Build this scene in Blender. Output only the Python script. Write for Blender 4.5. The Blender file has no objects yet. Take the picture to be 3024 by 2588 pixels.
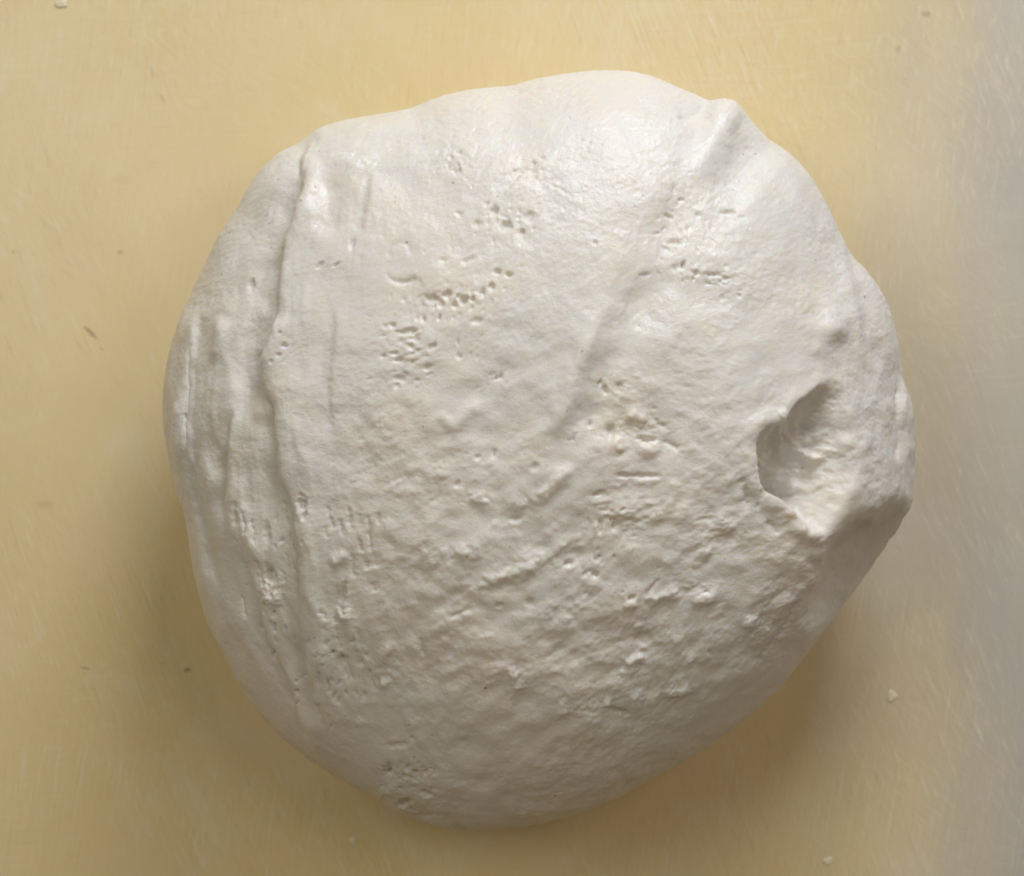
import bpy, math
import numpy as np

# ---------------------------------------------------------------- scene, camera, light
scene = bpy.context.scene
COL = scene.collection
CAM_Z = 0.55            # camera height above the work surface (m)
EQ_Z = 0.040            # height of the dough's widest line (m)
PXM = 1.0e-4            # metres per photo pixel at that height
FOC = (CAM_Z - EQ_Z) / PXM
CX, CY = 1512.0, 1294.0

cam_data = bpy.data.cameras.new('camera')
cam = bpy.data.objects.new('camera', cam_data)
COL.objects.link(cam)
cam.location = (0, 0, CAM_Z)
cam_data.sensor_width = 36.0
cam_data.lens = 36.0 * FOC / 3024.0
cam_data.clip_start = 0.01
cam_data.clip_end = 50
cam_data.dof.use_dof = True
cam_data.dof.focus_distance = CAM_Z - 0.075
cam_data.dof.aperture_fstop = 11.0
scene.camera = cam

world = bpy.data.worlds.new('World')
scene.world = world
world.use_nodes = True
bg = world.node_tree.nodes['Background']
bg.inputs['Color'].default_value = (1.0, 0.71, 0.38, 1)
bg.inputs['Strength'].default_value = 0.095

def area(name, loc, target, size, power, color, size_y=None):
    d = bpy.data.lights.new(name, 'AREA')
    d.energy = power
    d.color = color
    d.shape = 'RECTANGLE' if size_y else 'SQUARE'
    d.size = size
    if size_y:
        d.size_y = size_y
    o = bpy.data.objects.new(name, d)
    COL.objects.link(o)
    o.location = loc
    import mathutils
    v = mathutils.Vector(target) - mathutils.Vector(loc)
    o.rotation_euler = v.to_track_quat('-Z', 'Y').to_euler()
    return o

area('window_light', (0.22, 0.86, 0.47), (0, 0, 0.04), 0.40, 7.0, (0.875, 0.93, 1.0), 0.30)
area('room_light', (-0.68, 0.42, 1.08), (0, 0, 0.05), 0.6, 3.7, (0.98, 1.0, 0.90))
area('ceiling_light', (0.60, 0.34, 1.15), (0.0, 0, 0), 0.5, 2.7, (1.0, 0.94, 0.84))

scene.cycles.max_bounces = 7
scene.cycles.diffuse_bounces = 4
scene.view_settings.view_transform = 'Standard'
scene.view_settings.look = 'None'
scene.view_settings.exposure = 0.0
scene.view_settings.gamma = 1.0
scene.view_settings.use_curve_mapping = False

# ---------------------------------------------------------------- numpy noise
rng = np.random.default_rng(11)
_perm = rng.permutation(1024).astype(np.int32)
_perm2 = np.concatenate([_perm, _perm, _perm])
_g3 = rng.normal(size=(1024, 3)).astype(np.float32)
_g3 /= np.linalg.norm(_g3, axis=1, keepdims=True)

def noise3(x, y, z):
    xi = np.floor(x).astype(np.int32); yi = np.floor(y).astype(np.int32); zi = np.floor(z).astype(np.int32)
    xf = (x - xi).astype(np.float32); yf = (y - yi).astype(np.float32); zf = (z - zi).astype(np.float32)
    u = xf*xf*xf*(xf*(xf*6-15)+10); v = yf*yf*yf*(yf*(yf*6-15)+10); w = zf*zf*zf*(zf*(zf*6-15)+10)
    out = np.zeros_like(xf)
    for dx in (0, 1):
        wx = u if dx else 1-u
        px = _perm2[(xi+dx) & 1023]
        for dy in (0, 1):
            wy = v if dy else 1-v
            py = _perm2[px + ((yi+dy) & 1023)]
            for dz in (0, 1):
                wz = w if dz else 1-w
                g = _g3[_perm2[py + ((zi+dz) & 1023)]]
                out += wx*wy*wz*(g[:, 0]*(xf-dx) + g[:, 1]*(yf-dy) + g[:, 2]*(zf-dz))
    return out * 1.5

def fbm(x, y, z, octaves=3, gain=0.5):
    s = 0; a = 1.0; t = 0
    for k in range(octaves):
        s = s + a*noise3(x*2**k + 17.3*k, y*2**k - 9.1*k, z*2**k + 4.7*k)
        t += a; a *= gain
    return s / t

def sstep(a, b, x):
    t = np.clip((x-a)/(b-a), 0, 1)
    return t*t*(3-2*t)

# ---------------------------------------------------------------- dough: base body
# outline of the dough ball, clockwise from the top (photo pixels at 2072 wide)
OUT = [(1270,143),(1320,154),(1380,180),(1430,202),(1450,201),(1472,197),(1492,205),(1520,240),(1555,283),(1600,310),(1640,355),
(1675,415),(1700,470),(1720,512),(1765,560),(1795,610),(1812,660),(1822,720),(1828,768),(1846,812),(1849,870),(1853,910),
(1850,960),(1847,1020),(1825,1062),(1790,1112),(1750,1167),(1705,1228),(1650,1300),(1600,1365),(1540,1430),(1480,1480),
(1400,1530),(1320,1575),(1240,1620),(1160,1650),(1080,1670),(1000,1680),(940,1682),(880,1672),(830,1658),(790,1640),
(760,1615),(710,1590),(660,1560),(600,1520),(560,1485),(520,1440),(480,1380),(450,1320),(422,1270),(405,1215),(390,1150),
(380,1080),(372,1040),(354,992),(341,930),(330,870),(328,820),(333,760),(345,700),(365,640),(385,600),(410,545),(440,480),
(480,420),(520,350),(560,310),(618,283),(636,262),(690,243),(760,232),(830,220),(900,192),(960,180),(1030,175),(1080,160),
(1150,148),(1210,142)]
OUT = np.array(OUT, dtype=np.float64) * (3024/2072)
DC = np.array([1591.0, 1330.0])                      # dough centre
oa = np.arctan2(-(OUT[:, 1]-DC[1]), OUT[:, 0]-DC[0])
orr = np.hypot(OUT[:, 0]-DC[0], OUT[:, 1]-DC[1])
_o = np.argsort(oa); oa = oa[_o]; orr = orr[_o]
oa_p = np.concatenate([oa-2*np.pi, oa, oa+2*np.pi]); orr_p = np.tile(orr, 3)
AB = np.linspace(-np.pi, np.pi, 1441)
OUTL = np.interp(AB, oa_p, orr_p)
k = np.exp(-0.5*(np.arange(-8, 9)/3.0)**2); k /= k.sum()
OUTL = np.convolve(np.concatenate([OUTL[-9:-1], OUTL, OUTL[1:9]]), k, 'valid')

N = 900
g = np.linspace(-1, 1, N)
A, B = np.meshgrid(g, g, indexing='xy')
with np.errstate(divide='ignore', invalid='ignore'):
    big = np.abs(A) > np.abs(B)
    rho = np.where(big, np.abs(A), np.abs(B))
    th = np.where(big, (np.pi/4)*np.where(A != 0, B/A, 0), np.pi/2 - (np.pi/4)*np.where(B != 0, A/B, 0))
    th = np.where(big & (A < 0), th+np.pi, th)
    th = np.where(~big & (B < 0), th+np.pi, th)
th = np.arctan2(np.sin(th), np.cos(th))
rho = rho.ravel(); th = th.ravel()
phi = np.where(rho < 0.9, rho/0.9*np.radians(96), np.radians(96) + (rho-0.9)/0.1*np.radians(44))

def body(scale):
    R = np.interp(th, AB, OUTL*scale)
    # long-wave outline far up the dome is rounder than at the rim
    sm = np.mean(OUTL)*0.35 + 0.65*R
    s = np.sin(phi)
    mix = sstep(0.55, 1.0, s)
    mix = np.where(phi > np.pi/2, 1.0, mix)
    Rm = sm*(1-mix) + R*mix
    s2 = np.where(phi < np.pi/2, s**0.94, np.clip(s, 0, 1)**0.75)
    r = Rm*s2
    c = np.cos(phi)
    zt = np.where(c > 0, 575*np.abs(c)**0.95, -500*np.abs(c)**0.95)
    x = (DC[0]-CX) + r*np.cos(th)
    y = -(DC[1]-CY) + r*np.sin(th)
    z = EQ_Z/PXM + zt
    return np.stack([x, y, z], 1)                    # in units of 0.1 mm

def plan(P):
    d = (CAM_Z/PXM - P[:, 2])
    f = FOC/d
    return CX + P[:, 0]*f, CY - P[:, 1]*f

def rim_fit(P):
    u, v = plan(P)
    du, dv = u-DC[0], -(v-DC[1])
    a = np.arctan2(dv, du); r = np.hypot(du, dv)
    ib = np.clip(((a+np.pi)/(2*np.pi)*720).astype(int), 0, 719)
    m = np.zeros(720); np.maximum.at(m, ib, r)
    ac = -np.pi + (np.arange(720)+0.5)*2*np.pi/720
    want = np.interp(ac, AB, OUTL)
    q = want/np.maximum(m, 1)
    kk = np.exp(-0.5*(np.arange(-4, 5)/1.6)**2); kk /= kk.sum()
    q = np.convolve(np.concatenate([q[-4:], q, q[:4]]), kk, 'valid')
    return ac, q

scale = np.ones_like(AB)
for _ in range(3):
    P = body(scale)
    ac, q = rim_fit(P)
    scale = scale*np.interp(AB, np.concatenate([ac-2*np.pi, ac, ac+2*np.pi]), np.tile(q, 3))
P = body(scale)

def normals(P):
    G = P.reshape(N, N, 3)
    dx = np.gradient(G, axis=1); dy = np.gradient(G, axis=0)
    n = np.cross(dx, dy).reshape(-1, 3)
    n /= np.maximum(np.linalg.norm(n, axis=1, keepdims=True), 1e-9)
    return n

top = 1 - sstep(np.radians(90), np.radians(112), phi)     # 1 on the upper side, 0 underneath

# ---------------------------------------------------------------- sculpting strokes
def box(u, v, pts, m):
    return np.where((u > pts[:, 0].min()-m) & (u < pts[:, 0].max()+m) & (v > pts[:, 1].min()-m) & (v < pts[:, 1].max()+m) & (top > 0))[0]

def poly(u, v, pts):
    """distance, signed side (+ = right hand side walking along in image space) and fraction along a stroke"""
    best = np.full(u.shape, 1e9); side = np.zeros_like(u); frac = np.zeros_like(u)
    L = np.concatenate([[0], np.cumsum(np.hypot(*np.diff(pts, axis=0).T))])
    for i in range(len(pts)-1):
        a = pts[i]; d = pts[i+1]-a; l2 = d@d
        t = np.clip(((u-a[0])*d[0]+(v-a[1])*d[1])/l2, 0, 1)
        ex = u-a[0]-t*d[0]; ey = v-a[1]-t*d[1]
        dist = np.hypot(ex, ey)
        k = dist < best
        best = np.where(k, dist, best)
        side = np.where(k, np.sign(d[0]*ey-d[1]*ex), side)
        frac = np.where(k, (L[i]+t*np.sqrt(l2))/L[-1], frac)
    return best, side, frac

def smooth_pts(pts, n=3):
    p = np.array(pts, dtype=np.float64)
    for _ in range(n):
        if len(p) < 3: break
        q = [p[0]]
        for i in range(len(p)-1):
            q += [0.75*p[i]+0.25*p[i+1], 0.25*p[i]+0.75*p[i+1]]
        q.append(p[-1]); p = np.array(q)
        if len(p) > 60: break
    return p

def taper(f, e=0.22):
    return sstep(0, e, f)*sstep(0, e, 1-f)

def ridge(H, u, v, pts, w, amp, e=0.3):
    pts = smooth_pts(pts, 2)
    i = box(u, v, pts, 4*w)
    d, s, f = poly(u[i], v[i], pts)
    H[i] += amp*np.exp(-0.5*(d/w)**2)*taper(f, e)

def crease(H, u, v, pts, w, amp, e=0.2):
    pts = smooth_pts(pts, 2)
    i = box(u, v, pts, 6*w)
    d, s, f = poly(u[i], v[i], pts)
    H[i] -= amp*(0.7*np.exp(-np.abs(d)/w)+0.3*np.exp(-0.5*(d/(2.2*w))**2))*taper(f, e)

def flap(H, u, v, pts, w, amp, reach, e=0.15, hi=1):
    """overlapping layer: one side (hi) stands higher at the edge and settles back over 'reach'"""
    pts = smooth_pts(pts, 2)
    i = box(u, v, pts, 3*reach)
    d, s, f = poly(u[i], v[i], pts)
    sd = d*s*hi
    up = 1/(1+np.exp(-np.clip(sd/w, -30, 30)))
    H[i] += amp*(up-0.5)*np.exp(-(d/reach)**1.5)*taper(f, e)

def pit(H, u, v, x, y, rx, ry, dep, rot=0.0, soft=0.55):
    m = 1.8*max(rx, ry)
    i = box(u, v, np.array([[x, y]]), m)
    c, s = math.cos(rot), math.sin(rot)
    a = (u[i]-x)*c+(v[i]-y)*s; b = -(u[i]-x)*s+(v[i]-y)*c
    d = np.hypot(a/rx, b/ry)
    H[i] -= dep*(1-sstep(1-soft, 1+soft*0.6, d))

def mound(H, u, v, x, y, rx, ry, amp, rot=0.0):
    m = 3*max(rx, ry)
    i = box(u, v, np.array([[x, y]]), m)
    c, s = math.cos(rot), math.sin(rot)
    a = (u[i]-x)*c+(v[i]-y)*s; b = -(u[i]-x)*s+(v[i]-y)*c
    H[i] += amp*np.exp(-0.5*((a/rx)**2+(b/ry)**2))

# ---- pass 1: large forms
u, v = plan(P)
X, Y, Z = P.T
wu = u + 9*fbm(X/70, Y/70, Z/70, 2); wv = v + 9*fbm(X/70+31, Y/70+7, Z/70, 2)
H = np.zeros(len(P))
H += 16*fbm(X/420, Y/420, Z/420, 2) + 6*fbm(X/150+5, Y/150, Z/150, 2)
SLAB = [(935,430),(900,520),(868,640),(835,740),(826,850),(824,945),(796,1013),(770,1080),(764,1117),(779,1153),(808,1198),(815,1243),(815,1306),(824,1396),(847,1464),(868,1523),(876,1577),(884,1667),(885,1741),(887,1817),(900,1914),(908,1995),(936,2076),(962,2145),(1000,2230)]
H0 = H.copy()
flap(H, wu, wv, SLAB, 16, 40, 120, 0.12, hi=-1)
flap(H, wu, wv, SLAB, 4, 16, 60, 0.12, hi=-1)
H = H0 + (H-H0)*(0.75+0.6*np.clip(fbm(X/130+8, Y/130, Z/130, 2)+0.1, -0.5, 0.6))
ridge(H, wu, wv, [(946,440),(924,518),(908,609),(870,660),(829,721),(811,800)], 24, 13)
flap(H, wu, wv, [(914,408),(907,451),(891,496),(880,535)], 4, 18, 60, 0.3, hi=-1)
ridge(H, wu, wv, [(982,500),(962,600),(969,720)], 30, -14)
# left skirt folds
flap(H, wu, wv, [(590,900),(572,1000),(560,1080),(563,1153),(558,1243),(558,1329),(554,1405),(558,1464),(581,1509),(594,1568),(604,1640),(650,1780)], 4, -18, 45, 0.1, hi=-1)
ridge(H, wu, wv, [(540,1150),(529,1238),(532,1329),(541,1400)], 12, 12)
ridge(H, wu, wv, [(660,930),(640,1010),(628,1080)], 14, 10)
flap(H, wu, wv, [(690,1200),(667,1306),(662,1396),(667,1486),(680,1568),(707,1617),(728,1691),(763,1777),(773,1853),(804,1919),(834,1995),(865,2071),(895,2142),(935,2230)], 4.5, 22, 65, 0.08, hi=-1)
flap(H, wu, wv, [(735,960),(705,1060),(700,1160)], 9, 9, 60, 0.3, hi=-1)
mound(H, wu, wv, 772, 1212, 22, 30, 12)
for L_ in (SLAB[4:20], [(690,1200),(667,1306),(662,1396),(667,1486),(680,1568),(707,1617),(728,1691),(763,1777),(773,1853),(804,1919)], [(572,1000),(560,1080),(563,1153),(558,1243),(558,1329),(554,1405)]):
    crease(H, wu, wv, [(x-7, y) for x, y in L_], 4.5, 9, 0.2)
# right side
flap(H, wu, wv, [(2090,350),(1990,540),(1905,700),(1840,850),(1775,1020),(1725,1150),(1665,1250),(1560,1305)], 30, 22, 130, 0.15, hi=1)
ridge(H, wu, wv, [(770,890),(738,1010),(720,1130),(712,1260)], 24, -16)
ridge(H, wu, wv, [(850,930),(800,1030),(775,1110)], 20, 12)
ridge(H, wu, wv, [(600,1300),(606,1420),(622,1540),(660,1660)], 16, 9)
ridge(H, wu, wv, [(640,1330),(640,1440),(655,1540)], 12, -8)
ridge(H, wu, wv, [(700,1400),(712,1520),(750,1610),(790,1700)], 14, 8)
ridge(H, wu, wv, [(700,1750),(720,1850),(760,1960),(820,2080)], 16, 8)
ridge(H, wu, wv, [(840,1800),(856,1920),(890,2030),(930,2130)], 14, -8)
ridge(H, wu, wv, [(930,1700),(938,1830),(962,1960),(1000,2080)], 16, 8)
ridge(H, wu, wv, [(990,1700),(1000,1820),(1020,1950)], 12, -7)
mound(H, wu, wv, 2150, 325, 36, 40, 26, 0.3)
crease(H, wu, wv, [(2082,290),(2066,327),(2000,350)], 10, 12)
ridge(H, wu, wv, [(2150,360),(2110,440),(2050,540)], 40, 6)
mound(H, wu, wv, 2185, 475, 42, 60, -17, 0.5)
mound(H, wu, wv, 2250, 420, 30, 60, 5, -0.5)
mound(H, wu, wv, 1905, 890, 45, 70, -22, 0.5)
mound(H, wu, wv, 1990, 640, 34, 80, -12, 0.45)
mound(H, wu, wv, 2070, 860, 95, 50, -12, 0.3)
mound(H, wu, wv, 2466, 955, 28, 30, 15, 0.3)
ridge(H, wu, wv, [(2466,950),(2430,1010),(2400,1060)], 26, 8)
mound(H, wu, wv, 2500, 1040, 34, 46, -9)
flap(H, wu, wv, [(2480,700),(2507,779),(2535,865),(2550,992),(2590,1110)], 8, 16, 55, 0.2, hi=1)
ridge(H, wu, wv, [(2300,520),(2400,680),(2470,840)], 22, 8)
mound(H, wu, wv, 2690, 1235, 16, 85, 22, 0.0)
crease(H, wu, wv, [(2655,1110),(2664,1200),(2672,1290),(2660,1380)], 8, 10)
# fold below the thumb hole and the hollow under it
FOLD = [(2700,1470),(2640,1478),(2582,1508),(2510,1545),(2455,1590),(2424,1630),(2412,1682),(2385,1760),(2335,1860)]
flap(H, wu, wv, FOLD, 20, 30, 110, 0.1, hi=1)
mound(H, wu, wv, 2420, 1820, 40, 70, 14, 0.6)
mound(H, wu, wv, 2360, 1600, 50, 70, 16, 0.5)
# broad undulations of the top
ridge(H, wu, wv, [(1760,900),(1732,1026),(1690,1130),(1660,1230),(1615,1292),(1538,1300)], 24, 14)
ridge(H, wu, wv, [(1870,1000),(1800,1080),(1760,1200),(1700,1310)], 28, -8)
ridge(H, wu, wv, [(2120,1050),(2150,1200),(2120,1400),(2080,1520)], 60, 10)
mound(H, wu, wv, 1880, 1270, 70, 50, -12)
mound(H, wu, wv, 1290, 900, 110, 45, -8, -0.2)
mound(H, wu, wv, 1440, 1270, 80, 40, -7)
mound(H, wu, wv, 1780, 1560, 100, 60, -8)
P = P + normals(P)*(H*top)[:, None]
fp = smooth_pts(FOLD, 2)
d, sd_, f = poly(wu, wv, fp)
cf, sf = math.cos(-0.87), math.sin(-0.87)
la = (u-2525)*cf+(v-1660)*sf; lb = -(u-2525)*sf+(v-1660)*cf
low = sstep(-14, 60, -d*sd_)*np.exp(-(np.abs(la)/165)**3)*np.exp(-(np.abs(lb)/190)**4)*top
P[:, 2] -= 190*low

# thumb hole: steep torn lip on the left, floor rising to the right
HOLE = np.array([(2446,1158),(2379,1189),(2343,1216),(2325,1243),(2297,1261),(2266,1257),(2243,1284),(2236,1324),(2240,1375),
(2250,1425),(2275,1455),(2334,1480),(2374,1532),(2401,1557),(2428,1550),(2450,1500),(2495,1446),(2530,1356),(2510,1266),(2480,1175)], float)
HOLE = np.vstack([HOLE, HOLE[:1]])
for _ in range(2):
    HOLE = np.vstack([np.vstack([0.75*a+0.25*b, 0.25*a+0.75*b]) for a, b in zip(HOLE[:-1], HOLE[1:])]); HOLE = np.vstack([HOLE, HOLE[:1]])
HOLE = HOLE[:-1]
u, v = plan(P); X, Y, Z = P.T
i = box(u, v, HOLE, 90)
uu = u[i] + 5*fbm(X[i]/34, Y[i]/34, Z[i]/34, 1); vv = v[i] + 5*fbm(X[i]/34+9, Y[i]/34, Z[i]/34, 1)
ins = np.zeros(len(i), bool)
for a in range(len(HOLE)):
    x1, y1 = HOLE[a-1]; x2, y2 = HOLE[a]
    cr = ((y1 > vv) != (y2 > vv)) & (uu < (x2-x1)*(vv-y1)/(y2-y1+1e-9)+x1)
    ins ^= cr
d, s, f = poly(uu, vv, np.vstack([HOLE, HOLE[:1]]))
sd = np.where(ins, d, -d)
sharp = 1-sstep(2290, 2470, uu)                              # lip is sharp on the left, soft on the right
lipw = 10 + 85*(1-sharp)
m = sstep(-lipw*0.55, lipw, sd)
depth = 185*(1-sstep(2300, 2560, uu)) + 8
depth *= 1-0.55*sstep(1440, 1560, vv-0.25*(uu-2250))
floor = np.zeros(len(i))
floor += 26*fbm(X[i]/60, Y[i]/60, Z[i]/60, 2) + 10*np.abs(fbm(X[i]/30+3, Y[i]/30, Z[i]/30, 3)) + 13*np.abs(fbm(X[i]/19+13, Y[i]/19, Z[i]/19, 2))
def seg(pts, w, a):
    global floor
    dd, _, ff = poly(uu, vv, smooth_pts(pts, 2)); floor = floor + a*np.exp(-0.5*(dd/w)**2)*taper(ff, .3)
seg([(2255,1352),(2311,1334),(2356,1379),(2390,1415)], 9, 20)
seg([(2390,1290),(2430,1340),(2450,1390)], 10, 13)
seg([(2350,1290),(2400,1300),(2440,1290)], 9, 9)
seg([(2280,1420),(2330,1440),(2390,1500)], 24, -26)
seg([(2370,1430),(2440,1450),(2460,1400)], 8, 10)
dh = -m*depth + m*floor*np.clip(depth/90, 0.5, 1)
# rim rolls up a little around the hole
dh += 12*np.exp(-0.5*((sd+26)/20)**2)*(0.5+0.5*sharp)
nn = normals(P)[i]
axis = np.array([0.32, 0.10, 0.94])                          # pushed in leaning towards the lip
P[i] += (nn*0.45+axis*0.55)*dh[:, None]

# ---- pass 2: skin detail
u, v = plan(P); X, Y, Z = P.T
n1 = normals(P)
du, dv = u-DC[0], v-DC[1]
ang = np.arctan2(dv, du)
rr = np.hypot(du, dv)/np.interp(np.arctan2(-dv, du), AB, OUTL)
inhole = np.zeros(len(P)); inhole[i] = m
wu = u + 6*fbm(X/22, Y/22, Z/22, 2) + 3.5*fbm(X/8, Y/8, Z/8, 1); wv = v + 6*fbm(X/22+31, Y/22+7, Z/22, 2) + 3.5*fbm(X/8+31, Y/8+7, Z/8, 1)
H = np.zeros(len(P))
# stretched gluten skin: fine lines that follow the rim
skirt = sstep(0.62, 0.92, rr)*sstep(0.35, 0.8, np.abs(np.cos(ang-0.1)))*np.where(np.cos(ang) > 0, 0.55, 1.0)
at = ang*850
st = fbm(rr*1080/48 + 0.8*fbm(X/160, Y/160, Z/160, 1), at/420, Z*0, 3)
st2 = fbm(rr*1080/10+40, at/260, Z*0+3, 2)
H += skirt*(6.0*st + 0.35*st2)
# left side: lines run straight down the picture
lf = (1-sstep(850, 1080, u))*sstep(600, 1000, v)
sh = 0.00036*np.maximum(v-1350, 0)**2 - 0.00020*np.maximum(1050-v, 0)**2*-1.0
pu = u - sh
lf = (1-sstep(860, 1180, pu))*sstep(500, 900, v)
H += lf*(6.0*fbm(pu/58 + 0.5*fbm(X/120, Y/120, Z/120, 1), v/360, Z*0+7, 2) + 0.8*fbm(pu/30+9 + 0.6*fbm(X/60, Y/60, Z/60, 1), v/170, Z*0+17, 2))
# small lumps, rougher in patches
patch = sstep(-0.05, 0.45, fbm(X/170+2, Y/170, Z/170, 2) + 0.25)
lowr = sstep(1000, 1500, v)*(1-sstep(0.86, 1.0, rr))*sstep(960, 1260, u-0.12*np.maximum(v-1400, 0))
c35, s35 = math.cos(math.radians(-33)), math.sin(math.radians(-33))
ax = u*c35+v*s35; bx_ = -u*s35+v*c35
l1 = fbm(ax/62, bx_/30, Z*0+11, 3)
H += lowr*patch*(2.8*l1 + 1.6*np.maximum(fbm(ax/30, bx_/16, Z*0+21, 2), 0))
left = 0.35+0.65*sstep(860, 1150, u-0.25*np.maximum(v-1400, 0))
H += left*(0.35+0.65*patch)*(2.6*fbm(X/38, Y/38, Z/38, 3) + 0.9*fbm(X/11, Y/11, Z/11, 2))
H += lowr*(6.0*fbm(ax/120, bx_/75, Z*0+33, 2))
H += left*(0.5+0.5*sstep(700, 1300, v))*(6.5*fbm(X/95+3, Y/80, Z/80, 2) + (0.6+1.5*patch)*fbm(X/42+13, Y/34, Z/40, 2)) + (0.3+0.8*patch)*fbm(X/16+13, Y/14, Z/16, 2)
H += 0.6*fbm(X/6, Y/6, Z/6, 2)
# crumbly, blistered patches
BL = [(1985,1762,120,36,-.15),(1880,1945,60,26,-.5),(2000,2040,52,24,0),(1890,1285,90,60,0),(1840,1510,100,46,-.2),(2110,1560,80,50,.3),(1560,1482,110,30,-.6),(1480,1700,120,34,-.4),
      (1640,1640,90,30,-.6),(800,1750,44,60,0),(1012,1812,36,26,0),(1140,1965,40,60,.3),(1190,2290,60,40,.5),(1210,1040,60,60,0),(1320,890,120,36,-.2),(1335,480,44,36,0),
      (1420,1470,60,26,.2),(1790,1550,60,45,0),(2240,1850,40,70,.6),(1520,2010,40,60,.4),(1040,470,70,26,.2),(1900,1860,70,50,-.4),(2130,820,90,30,.1),(1840,1145,60,40,-.5),
      (900,1500,24,50,0),(1660,1800,90,40,-.5),(1780,2080,120,28,-.2),(1380,1640,80,30,-.4)]
bm_ = np.zeros(len(P))
for (x, y, a, b, r) in BL:
    mound(bm_, wu, wv, x, y, a*0.75, b*0.75, 1.0, r)
bm_ = np.clip(bm_, 0, 1.1)
bl = np.sqrt(fbm(X/34, Y/27, Z/34+55, 2)**2+0.004) + 0.45*np.sqrt(fbm(X/15, Y/13, Z/15+61, 2)**2+0.004)
H += bm_*(9*bl - 2)
uplow = 1-sstep(900, 1200, v)
H += uplow*1.2*fbm(ax/30, bx_/14, Z*0+5, 2)

R_ = lambda *a, **k: ridge(H, wu, wv, *a, **k)
C_ = lambda *a, **k: crease(H, wu, wv, *a, **k)
F_ = lambda *a, **k: flap(H, wu, wv, *a, **k)
M_ = lambda *a, **k: mound(H, wu, wv, *a, **k)
T_ = lambda *a, **k: pit(H, wu, wv, *a, **k)

# creases and seams of the upper left
F_([(1096,500),(1090,560),(1078,631),(1066,690)], 5, 10, 45, hi=-1)
F_([(1000,880),(991,945),(982,1035),(973,1103),(978,1216),(978,1306)], 6, 7, 50, hi=-1)
T_(743, 842, 9, 22, 7, 0.2); T_(991, 781, 12, 4, 7, -0.6); T_(945, 783, 14, 6, 6, -0.7); T_(1041, 722, 9, 18, 7, 0.2)
C_([(1136,800),(1150,825),(1190,836),(1240,824)], 4, 8)
C_([(1150,770),(1150,735),(1175,715),(1208,722),(1218,760)], 5, 5)
C_([(1060,500),(1100,470),(1170,440),(1240,400)], 6, 4)
M_(1020, 470, 18, 12, 5); M_(1045, 495, 14, 12, 5)
C_([(1335,508),(1362,498)], 6, 10); T_(1357, 451, 9, 6, 7); T_(1330, 470, 9, 7, 5); C_([(1325,470),(1322,500),(1345,508)], 5, 5)
# torn seam near the top
F_([(1485,572),(1493,560),(1533,520),(1549,500),(1565,512),(1580,522)], 3, 9, 22, hi=1)
C_([(1493,562),(1533,519),(1549,501),(1566,514)], 2.5, 7)
C_([(1624,541),(1650,556),(1682,574)], 2.5, 5)
C_([(1705,416),(1725,408)], 2.5, 4)
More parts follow.
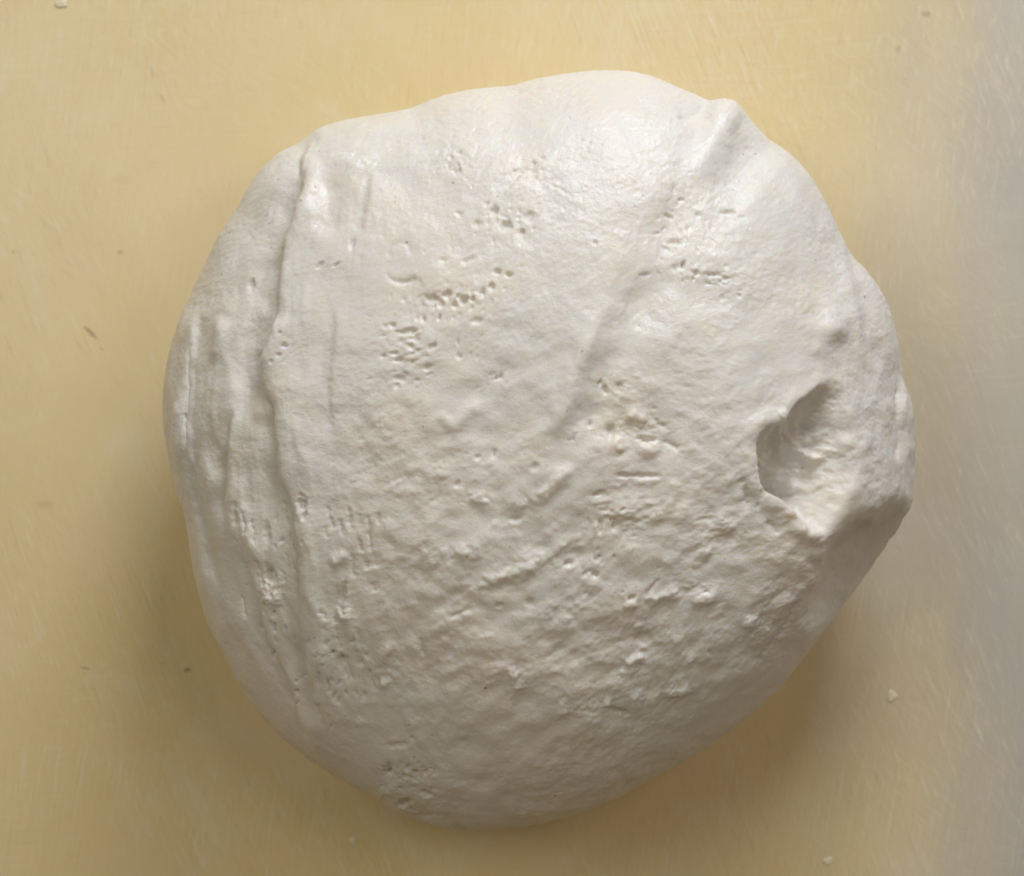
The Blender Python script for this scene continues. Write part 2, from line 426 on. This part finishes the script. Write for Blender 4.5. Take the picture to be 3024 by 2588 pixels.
# open pores: x, y, half width, half height, depth
PORES = [(1495,667,14,15,16),(1461,624,10,12,14),(1565,640,17,14,9),(1540,688,9,9,11),(1439,602,7,6,10),(1409,660,12,9,8),(1355,631,14,6,7),
(1576,482,7,6,8),(1520,503,5,4,8),(1759,719,7,7,7),(1468,803,9,8,13),(1504,811,10,6,11),(1450,845,9,10,14),(1425,870,7,11,12),(1367,886,11,10,15),
(1394,884,7,8,12),(1321,872,13,11,13),(1280,884,19,10,10),(1345,902,8,9,12),(1300,900,9,7,10),(1251,942,5,8,9),(1385,766,20,8,8),(1310,768,12,7,5),
(1300,938,4,10,9),(1408,948,18,8,7),(1205,978,26,9,11),(1228,1000,10,14,8),(1190,1010,10,13,6),(1175,1065,8,6,6),(1180,1120,16,10,8),(1172,1140,6,7,9),
(1262,1085,10,10,6),(1353,1010,4,8,7),(1355,1053,6,6,8),(1466,1117,9,5,8),(1452,1106,5,4,7),(1478,1114,5,9,8),(1495,1135,5,5,5),(1602,470,8,6,5),
(2012,590,9,5,8),(1990,560,6,18,5),(1977,640,14,6,9),(1940,690,12,5,6),(2149,627,22,5,11),(2190,640,9,5,5),(1990,716,20,6,11),(1965,735,12,4,7),(2017,784,7,7,11),
(2000,790,18,9,5),(2053,806,14,5,8),(2100,812,22,5,8),(2140,822,8,5,6),(2090,838,12,4,6),(2185,873,4,6,9),(2130,880,6,9,5),(1905,812,18,4,6),
(838,1020,10,8,10),(797,1067,5,5,6),(823,1047,5,4,6),(826,985,4,4,5),(549,1232,5,9,6),(892,1491,12,15,13),(898,1523,6,13,11),(890,1462,9,6,6),
(788,1577,10,34,8),(800,1700,14,20,15),(777,1721,5,10,9),(791,1732,5,6,7),(809,1812,4,8,9),(809,1853,4,12,8),(877,2010,4,7,9),(880,2041,6,9,12),(880,2073,3,4,6),
(971,2026,5,19,10),(1014,1752,8,30,11),(1010,1800,5,14,7),(1042,1894,5,11,9),(1070,1957,6,9,9),(986,1929,4,8,8),(1075,2054,5,8,7),(1023,2048,5,9,6),
(1225,2285,8,7,9),(1255,2285,9,8,7),(1195,2371,18,10,14),(1260,2345,20,8,7),(1150,2270,12,20,7),(1170,2200,28,9,6),
(1728,1694,6,9,9),(1757,1696,12,7,9),(1680,1664,12,5,7),(1763,1651,7,4,7),(1722,1677,4,3,8),(1864,1766,12,5,12),(1902,1884,22,16,12),(1832,2104,28,8,8),
(1565,1780,10,12,6),(1475,1788,10,8,7),(1804,1274,12,17,15),(1908,1298,26,7,15),(1786,1153,7,12,10),(1741,1252,5,12,11),(1697,1292,4,12,9),(1775,1132,8,7,7),
(1830,1145,9,12,8),(1905,1405,40,9,9),(1838,1405,16,9,8),(1772,1553,8,18,8),(1798,1530,20,5,7),(1815,1548,8,12,6),(1770,1460,16,8,8),(1458,1340,6,14,7),
(1410,1350,9,7,6),(1350,1432,6,9,7),(1580,1380,14,9,7),(1520,1535,18,8,6),(1680,1665,16,8,6),(1742,1688,6,6,7),
(2204,1462,7,26,8),(2190,1420,12,7,5)]
for (x, y, a, b, dp) in PORES:
    T_(x, y, a*1.1, b*1.1, dp*0.85, rng.uniform(-0.3, 0.3), 0.65)
# clusters of finer pores
for (x, y, sx, sy, n, r0, r1, el) in [(1490,650,110,60,26,2.5,5.5,1),(1340,880,110,45,46,2.5,7,1),(1200,1050,80,90,40,3,8,1),(1350,1010,90,70,20,2.5,5,1),
        (2010,700,70,120,26,2.5,6,1),(2080,820,90,40,22,2.5,6,1),(2180,900,70,70,12,2,4,1),(860,1600,45,90,20,2.5,5,2.5),(800,1780,45,110,26,2.5,6,2.5),(960,1950,90,120,34,2.5,6,2.2),
        (1190,2280,90,60,24,3,8,1),(1760,1660,90,60,14,2.5,5,1),(1900,1800,140,90,14,3,6,0.7),(1800,1550,80,60,10,3,6,1),(1880,1300,120,80,12,3,6,.7),(1590,1450,170,90,14,2.5,5,1),
        (1480,1120,60,40,14,2,5,1),(1340,470,50,40,14,2,5,1),(1100,1150,160,200,24,2,4,1),(1500,560,330,200,110,1.5,4.0,1),(2050,560,200,220,50,1.5,3.5,1),(1250,1250,250,250,50,1.5,4,1),(1600,1900,300,200,16,2.5,4,.8)]:
    for _ in range(n):
        r = rng.uniform(r0, r1)
        T_(x+rng.normal()*sx*0.6, y+rng.normal()*sy*0.6, r, r*el*rng.uniform(.7, 1.3), r*rng.uniform(.4, 1.0), rng.uniform(-.4, .4), .6)
# ridges that catch the light in the middle and lower part
RID = [([(1285,1216),(1320,1240),(1348,1285)],9,8),([(1348,1285),(1362,1225),(1430,1187)],11,8),([(1705,1360),(1655,1410),(1624,1446),(1565,1484)],11,11),
([(1700,1568),(1646,1622),(1579,1667),(1505,1696)],10,9),([(1835,1234),(1880,1228),(1920,1240)],11,14),([(1875,1333),(1920,1328),(1960,1335)],11,15),
([(1800,1300),(1826,1318),(1840,1340)],10,11),([(1907,1788),(1940,1765),(1966,1761),(2009,1739)],9,15),([(2030,1764),(2070,1770),(2125,1758)],9,12),
([(1838,1790),(1860,1785),(1884,1780)],8,11),([(1843,1966),(1870,1952),(1907,1930)],9,14),([(1955,2040),(1990,2052),(2010,2046),(2034,2022)],8,11),
([(1591,1664),(1530,1690),(1484,1702),(1410,1732)],11,10),([(1543,1986),(1512,2050),(1489,2130)],11,8),([(1500,1998),(1530,1990)],10,9),
([(2229,1814),(2212,1836),(2195,1860)],8,12),([(2300,1800),(2270,1850),(2240,1920)],7,8),([(2340,1745),(2315,1790),(2290,1840)],7,9),([(2390,1660),(2370,1720),(2340,1790)],9,9),
([(768,1774),(800,1764),(839,1768)],11,14),([(1000,1828),(1020,1818),(1040,1822)],11,12),([(1110,1958),(1132,1946),(1154,1894)],8,10),([(1118,2018),(1150,2024)],7,9),
([(973,1672),(1000,1655),(1027,1628)],9,10),([(1390,1460),(1412,1474),(1440,1470)],11,9),([(1500,1470),(1530,1490),(1560,1500)],12,8),([(1240,1420),(1290,1400),(1350,1390)],16,6),
([(1210,1500),(1180,1560),(1160,1620)],14,5),([(1450,1540),(1470,1555)],7,6),([(2100,1530),(2150,1560),(2180,1550)],11,10),([(2060,1620),(2100,1640)],11,9),
([(1790,1500),(1850,1520),(1900,1500)],12,9),([(1960,1500),(1985,1470),(2010,1420)],10,7),([(2080,1420),(2040,1470),(2000,1520)],10,7),([(1900,1540),(1960,1520),(1990,1490)],10,7),
([(1860,2080),(1900,2078)],9,6),([(1780,2070),(1810,2080)],8,7),([(1640,2100),(1680,2108)],8,7),([(1840,2310),(1880,2290),(1930,2270)],9,5),([(1190,2300),(1160,2330),(1100,2350)],9,6),
([(1420,1790),(1450,1775),(1500,1780)],14,6),([(1380,1620),(1340,1640)],10,6),([(1300,1640),(1330,1630)],9,6),([(2330,1210),(2300,1235)],8,6),([(2192,1370),(2205,1400),(2225,1400)],9,5),
([(1250,1660),(1290,1680)],10,5),([(1980,1900),(2030,1890)],10,6),([(2060,1960),(2100,1930)],9,6),([(1720,1740),(1790,1725)],9,7)]
for pts, w, a in RID:
    R_(pts, w*1.3, a*0.7)
for _ in range(70):                                          # small skin tears, rising to the right
    x = rng.uniform(1050, 2250); y = rng.uniform(1350, 2150)
    L = rng.uniform(14, 46); t = math.radians(-32+rng.normal()*22); w = rng.uniform(5, 9)
    a = rng.uniform(0.8, 2.6)
    c, s = math.cos(t)*L, math.sin(t)*L
    R_([(x-c, y-s), (x+rng.normal()*4, y+rng.normal()*4), (x+c, y+s)], w, a)
    if rng.random() < 0.6:
        C_([(x-c*.8, y-s*.8-2*w), (x, y-2*w), (x+c*.8, y+s*.8-2*w)], w*0.6, a*0.8)
for _ in range(46):                                           # stretched slits low on the left
    x = rng.uniform(640, 1120); y = rng.uniform(1500, 2120)
    if x < 640 + max(0, y-1650)*0.55: continue
    L = rng.uniform(14, 44); w = rng.uniform(2, 4)
    sl = 0.12+0.25*max(0, (y-1650)/500)
    C_([(x-sl*L, y-L), (x, y), (x+sl*L, y+L)], w, rng.uniform(3, 7))
for pts in [[(1950,1705),(1925,1738),(1905,1765)],[(1195,2371),(1235,2411),(1300,2406)],[(2261,1537),(2285,1560),(2306,1578)],[(2236,1512),(2250,1470),(2256,1440)],
            [(2300,1880),(2330,1830),(2360,1760)],[(2230,1960),(2280,1900),(2310,1850)],[(1930,1250),(1975,1262)],
            [(1960,1300),(2010,1330)],[(1320,1830),(1400,1790)],[(1240,1880),(1250,1940)]]:
    C_(pts, 3.5, 7)
P = P + n1*(H*top*(1-0.3*inhole))[:, None]

# ---- settle the rim back onto the traced outline, rest it on the surface
ac, q = rim_fit(P)
aa = np.arctan2(P[:, 1]+(DC[1]-CY), P[:, 0]-(DC[0]-CX))
f = np.interp(aa, np.concatenate([ac-2*np.pi, ac, ac+2*np.pi]), np.tile(q, 3))
wgt = sstep(0.35, 0.9, rho/0.9)
ff = 1+(f-1)*wgt
P[:, 0] = (DC[0]-CX) + (P[:, 0]-(DC[0]-CX))*ff
P[:, 1] = -(DC[1]-CY) + (P[:, 1]+(DC[1]-CY))*ff
P[:, 2] = np.maximum(P[:, 2], 0.0)
P *= PXM

idx = np.arange(N*N).reshape(N, N)
quads = np.stack([idx[:-1, :-1], idx[:-1, 1:], idx[1:, 1:], idx[1:, :-1]], -1).reshape(-1, 4)
loop = np.concatenate([idx[0, :-1], idx[:-1, -1], idx[-1, :0:-1], idx[:0:-1, 0]])[::-1]
me = bpy.data.meshes.new('dough_ball')
me.vertices.add(N*N)
me.vertices.foreach_set('co', P.astype(np.float32).ravel())
nl = quads.size+len(loop)
me.loops.add(nl)
me.loops.foreach_set('vertex_index', np.concatenate([quads.ravel(), loop]).astype(np.int32))
me.polygons.add(len(quads)+1)
me.polygons.foreach_set('loop_start', np.concatenate([np.arange(len(quads))*4, [quads.size]]).astype(np.int32))
me.polygons.foreach_set('use_smooth', np.ones(len(quads)+1, bool))
me.update(calc_edges=True)
me.validate()
dough = bpy.data.objects.new('dough_ball', me)
COL.objects.link(dough)
dough['label'] = 'large pale ball of raw bread dough with a torn thumb hole in its side'
dough['category'] = 'dough'

# ---------------------------------------------------------------- materials
def new_mat(name):
    m = bpy.data.materials.new(name); m.use_nodes = True
    nt = m.node_tree
    return m, nt, nt.nodes['Principled BSDF']

class NT:
    def __init__(s, nt): s.nt = nt
    def n(s, t, **k):
        o = s.nt.nodes.new(t)
        for a, b in k.items(): setattr(o, a, b)
        return o
    def l(s, a, b): s.nt.links.new(a, b)
    def val(s, sock, v):
        if hasattr(v, 'is_output'): s.l(v, sock)
        else: sock.default_value = v
    def math(s, op, a, b=0.0, clamp=False):
        o = s.n('ShaderNodeMath', operation=op, use_clamp=clamp); s.val(o.inputs[0], a); s.val(o.inputs[1], b); return o.outputs[0]
    def noise(s, vec, scale, detail=2, rough=0.5, dist=0.0):
        o = s.n('ShaderNodeTexNoise'); s.l(vec, o.inputs['Vector']); o.inputs['Scale'].default_value = scale
        o.inputs['Detail'].default_value = detail; o.inputs['Roughness'].default_value = rough; o.inputs['Distortion'].default_value = dist
        return o.outputs['Fac']
    def mapr(s, v, a, b, c=0.0, d=1.0):
        o = s.n('ShaderNodeMapRange'); o.interpolation_type = 'SMOOTHSTEP'; s.l(v, o.inputs[0])
        for k, x in zip((1, 2, 3, 4), (a, b, c, d)): o.inputs[k].default_value = x
        return o.outputs[0]
    def mix(s, f, a, b, mode='MIX'):
        o = s.n('ShaderNodeMix', data_type='RGBA', blend_type=mode); s.val(o.inputs[0], f); s.val(o.inputs[6], a); s.val(o.inputs[7], b); return o.outputs[2]
    def mapping(s, vec, loc=(0, 0, 0), rot=(0, 0, 0), sc=(1, 1, 1)):
        if any(rot):                                  # turn first, then stretch
            r = s.n('ShaderNodeMapping'); s.l(vec, r.inputs[0]); r.inputs[2].default_value = rot; vec = r.outputs[0]
        o = s.n('ShaderNodeMapping'); s.l(vec, o.inputs[0]); o.inputs[1].default_value = loc; o.inputs[3].default_value = sc; return o.outputs[0]

def dough_material(name):
    m, nt, b = new_mat(name); t = NT(nt)
    pos = t.n('ShaderNodeTexCoord').outputs['Object']
    c = t.mix(t.mapr(t.noise(pos, 22, 3), 0.35, 0.7), (0.80, 0.772, 0.728, 1), (0.82, 0.758, 0.692, 1))
    c = t.mix(t.math('MULTIPLY', t.mapr(t.noise(pos, 90, 4, 0.6), 0.5, 0.75), 0.5), c, (0.81, 0.735, 0.62, 1))
    c = t.mix(t.math('MULTIPLY', t.mapr(t.noise(pos, 1400, 2), 0.35, 0.65), 0.10), c, (0.70, 0.66, 0.60, 1))
    # bran flecks: sparse small brown specks
    for sc, lim, fade, seed in ((260, 0.10, 0.45, 0.0), (150, 0.07, 0.55, 3.0)):
        vo = t.n('ShaderNodeTexVoronoi'); t.l(t.mapping(pos, (seed, seed, 0)), vo.inputs['Vector']); vo.inputs['Scale'].default_value = sc
        vo.inputs['Randomness'].default_value = 1.0
        sep = t.n('ShaderNodeSeparateColor'); t.l(vo.outputs['Color'], sep.inputs[0])
        pick = t.math('GREATER_THAN', sep.outputs[0], 0.72)
        rad = t.math('MULTIPLY', sep.outputs[1], lim)
        spot = t.math('LESS_THAN', vo.outputs['Distance'], rad)
        f = t.math('MULTIPLY', t.math('MULTIPLY', spot, pick), fade)
        c = t.mix(f, c, (0.20, 0.15, 0.10, 1))
    t.l(c, b.inputs['Base Color'])
    t.val(b.inputs['Roughness'], t.mapr(t.noise(pos, 300, 3), 0.3, 0.7, 0.30, 0.46))
    b.inputs['Specular IOR Level'].default_value = 0.58
    b.inputs['Subsurface Weight'].default_value = 0.65
    b.inputs['Subsurface Radius'].default_value = (1.0, 0.72, 0.40)
    b.inputs['Subsurface Scale'].default_value = 0.0022
    h = t.math('ADD', t.math('MULTIPLY', t.noise(pos, 700, 4, 0.6), 0.6), t.math('MULTIPLY', t.noise(pos, 2400, 2, 0.6), 0.35))
    bp = t.n('ShaderNodeBump'); bp.inputs['Strength'].default_value = 0.7; bp.inputs['Distance'].default_value = 0.0004
    t.l(h, bp.inputs['Height']); t.l(bp.outputs[0], b.inputs['Normal'])
    return m
DOUGH = dough_material('dough')
me.materials.append(DOUGH)

# ---------------------------------------------------------------- the work surface
def at(px, py, z=0.0):
    d = CAM_Z - z
    return ((px-CX)/FOC*d, -(py-CY)/FOC*d, z)

def surface_material():
    m, nt, b = new_mat('yellowed_plastic'); t = NT(nt)
    pos = t.n('ShaderNodeTexCoord').outputs['Object']
    c = t.mix(t.mapr(t.noise(pos, 9, 3, 0.55, 0.4), 0.3, 0.7), (0.770, 0.600, 0.285, 1), (0.850, 0.675, 0.375, 1))
    c = t.mix(t.mapr(t.noise(t.mapping(pos, (3, 1, 0)), 14, 3), 0.5, 0.8), c, (0.810, 0.600, 0.360, 1))
    c = t.mix(t.math('MULTIPLY', t.mapr(t.noise(t.mapping(pos, (7, 4, 0)), 17, 5, 0.62, 0.8), 0.5, 0.78), 0.55), c, (0.860, 0.770, 0.560, 1))
    # base colour turns cool grey towards one side of the sheet, with a ragged edge
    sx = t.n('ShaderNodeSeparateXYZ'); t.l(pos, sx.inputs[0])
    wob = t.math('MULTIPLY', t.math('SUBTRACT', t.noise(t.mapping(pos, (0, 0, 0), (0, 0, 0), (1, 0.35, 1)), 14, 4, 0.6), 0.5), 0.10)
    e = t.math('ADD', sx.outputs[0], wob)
    greyed = t.mapr(e, 0.088, 0.178)
    c = t.mix(t.math('MULTIPLY', greyed, 0.86), c, (0.43, 0.44, 0.465, 1))
    # fine scuffs left by scraping
    for rot, sc, amt, seed in ((-0.42, (420, 50, 1), 0.55, 0), (-0.28, (800, 80, 1), 0.45, 5), (0.10, (500, 60, 1), 0.45, 9), (1.5, (500, 40, 1), 0.28, 2), (-0.9, (600, 50, 1), 0.30, 13), (-0.36, (1100, 22, 1), 0.55, 21), (0.16, (1000, 20, 1), 0.50, 31)):
        s = t.noise(t.mapping(pos, (seed, seed, 0), (0, 0, rot), sc), 1.6, 3, 0.6)
        msk = t.mapr(t.noise(t.mapping(pos, (seed, 2, 0)), 12, 2), 0.42, 0.65)
        f = t.math('MULTIPLY', t.math('MULTIPLY', t.mapr(s, 0.54, 0.74), msk), amt)
        c = t.mix(f, c, (0.88, 0.80, 0.62, 1))
        f = t.math('MULTIPLY', t.math('MULTIPLY', t.mapr(s, 0.42, 0.28), msk), amt*0.5)
        c = t.mix(f, c, (0.46, 0.36, 0.19, 1))
    g = t.noise(pos, 2600, 2, 0.7)
    c = t.mix(t.math('MULTIPLY', t.mapr(g, 0.35, 0.7), 0.22), c, (0.86, 0.78, 0.62, 1))
    # brown stains and knife marks: x, y, half length, half width, turn, strength
    for (px, py, L, W, r, a) in [(268, 983, 30, 7, 0.75, .55), (553, 1979, 11, 8, -0.4, .60), (252, 1974, 18, 4, 0.35, .45), (2735, 42, 14, 9, 0.1, .40),
                                 (2652, 145, 9, 14, 0.2, .22), (355, 746, 10, 9, 0, .28), (40, 745, 7, 8, 0, .25), (300, 1030, 10, 5, 0.7, .25), (450, 215, 5, 26, -0.2, .22),
                                 (480, 290, 6, 16, -0.5, .20), (360, 530, 30, 20, 0, .06), (130, 1490, 30, 14, 0, .15), (480, 1958, 12, 6, 0.2, .15)]:
        x, y, _ = at(px, py)
        q = t.n('ShaderNodeVectorMath', operation='SUBTRACT'); t.l(pos, q.inputs[0]); q.inputs[1].default_value = (x, y, 0)
        v2 = t.mapping(q.outputs[0], (0, 0, 0), (0, 0, r), (1/(L*PXM*1.1), 1/(W*PXM*1.1), 0))
        ln = t.n('ShaderNodeVectorMath', operation='LENGTH'); t.l(v2, ln.inputs[0])
        dd = t.math('ADD', ln.outputs['Value'], t.math('MULTIPLY', t.math('SUBTRACT', t.noise(pos, 900, 2), 0.5), 1.0))
        c = t.mix(t.mapr(dd, 1.25, 0.35, 0.0, a), c, (0.24, 0.15, 0.07, 1))
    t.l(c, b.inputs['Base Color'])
    t.val(b.inputs['Roughness'], t.mapr(t.noise(pos, 30, 4, 0.6), 0.3, 0.7, 0.36, 0.50))
    b.inputs['Specular IOR Level'].default_value = 0.5
    h = t.math('ADD', t.noise(pos, 1500, 3, 0.6), t.math('MULTIPLY', t.noise(t.mapping(pos, (0, 0, 0), (0, 0, -.35), (500, 60, 1)), 1.6, 3), 0.8))
    bp = t.n('ShaderNodeBump'); bp.inputs['Strength'].default_value = 0.2; bp.inputs['Distance'].default_value = 0.0002
    t.l(h, bp.inputs['Height']); t.l(bp.outputs[0], b.inputs['Normal'])
    return m

def slab(name, x0, x1, y0, y1, z0, z1, bev):
    import bmesh
    bm = bmesh.new()
    bmesh.ops.create_cube(bm, size=1.0)
    for w in bm.verts:
        w.co.x = x0 if w.co.x < 0 else x1
        w.co.y = y0 if w.co.y < 0 else y1
        w.co.z = z0 if w.co.z < 0 else z1
    bmesh.ops.bevel(bm, geom=bm.edges[:], offset=bev, segments=4, affect='EDGES', profile=0.5)
    mm = bpy.data.meshes.new(name); bm.to_mesh(mm); bm.free()
    o = bpy.data.objects.new(name, mm); COL.objects.link(o)
    return o
ws = slab('work_surface', -0.42, 0.42, -0.40, 0.40, -0.02, 0.0, 0.004)
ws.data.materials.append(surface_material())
ws['kind'] = 'structure'
ws['label'] = 'yellowed scuffed plastic work surface under the dough'

# ---------------------------------------------------------------- crumbs of dough lying about
CRUMB, _nt, _b = new_mat('dried_dough')
_t = NT(_nt)
_t.l(_t.mix(_t.noise(_t.n('ShaderNodeTexCoord').outputs['Object'], 900, 3), (0.80, 0.69, 0.46, 1), (0.86, 0.79, 0.63, 1)), _b.inputs['Base Color'])
_b.inputs['Roughness'].default_value = 0.7
_b.inputs['Specular IOR Level'].default_value = 0.2
def crumb(px, py, rx, ry, h, seed, label, rot=0.0):
    import bmesh
    r = np.random.default_rng(seed)
    bm = bmesh.new()
    bmesh.ops.create_icosphere(bm, subdivisions=3, radius=1.0)
    ph = r.uniform(0, 6.28, 8)
    for w in bm.verts:
        x, y, z = w.co
        k = 1+0.16*math.sin(3*math.atan2(y, x)+ph[0])+0.10*math.sin(5*x+ph[1])*math.cos(4*y+ph[2])+0.08*math.sin(7*y+ph[3]+3*z)
        w.co.x = x*k*rx*PXM; w.co.y = y*k*ry*PXM
        w.co.z = max(z, -0.25)*h*PXM*k
    mz = min(w.co.z for w in bm.verts)
    for w in bm.verts: w.co.z -= mz
    mm = bpy.data.meshes.new('dough_crumb'); bm.to_mesh(mm); bm.free()
    for p in mm.polygons: p.use_smooth = True
    o = bpy.data.objects.new('dough_crumb', mm); COL.objects.link(o)
    o.location = at(px, py); o.rotation_euler.z = rot
    mm.materials.append(CRUMB)
    o['label'] = label; o['category'] = 'crumb'; o['group'] = 'dough crumbs on the work surface'
    return o
crumb(181, 8, 18, 19, 3, 1, 'largest white dough crumb on the yellowed work surface')
crumb(2634, 2056, 15, 18, 1.8, 2, 'oval whitish dough crumb alone beside the shaded lower side of the dough')
crumb(2445, 2543, 15, 12, 2, 3, 'small whitish dough crumb with ragged outline on the scuffed surface', 0.5)
crumb(1041, 2483, 13, 14, 1.6, 4, 'tiny round dough crumb in the shadow of the dough')
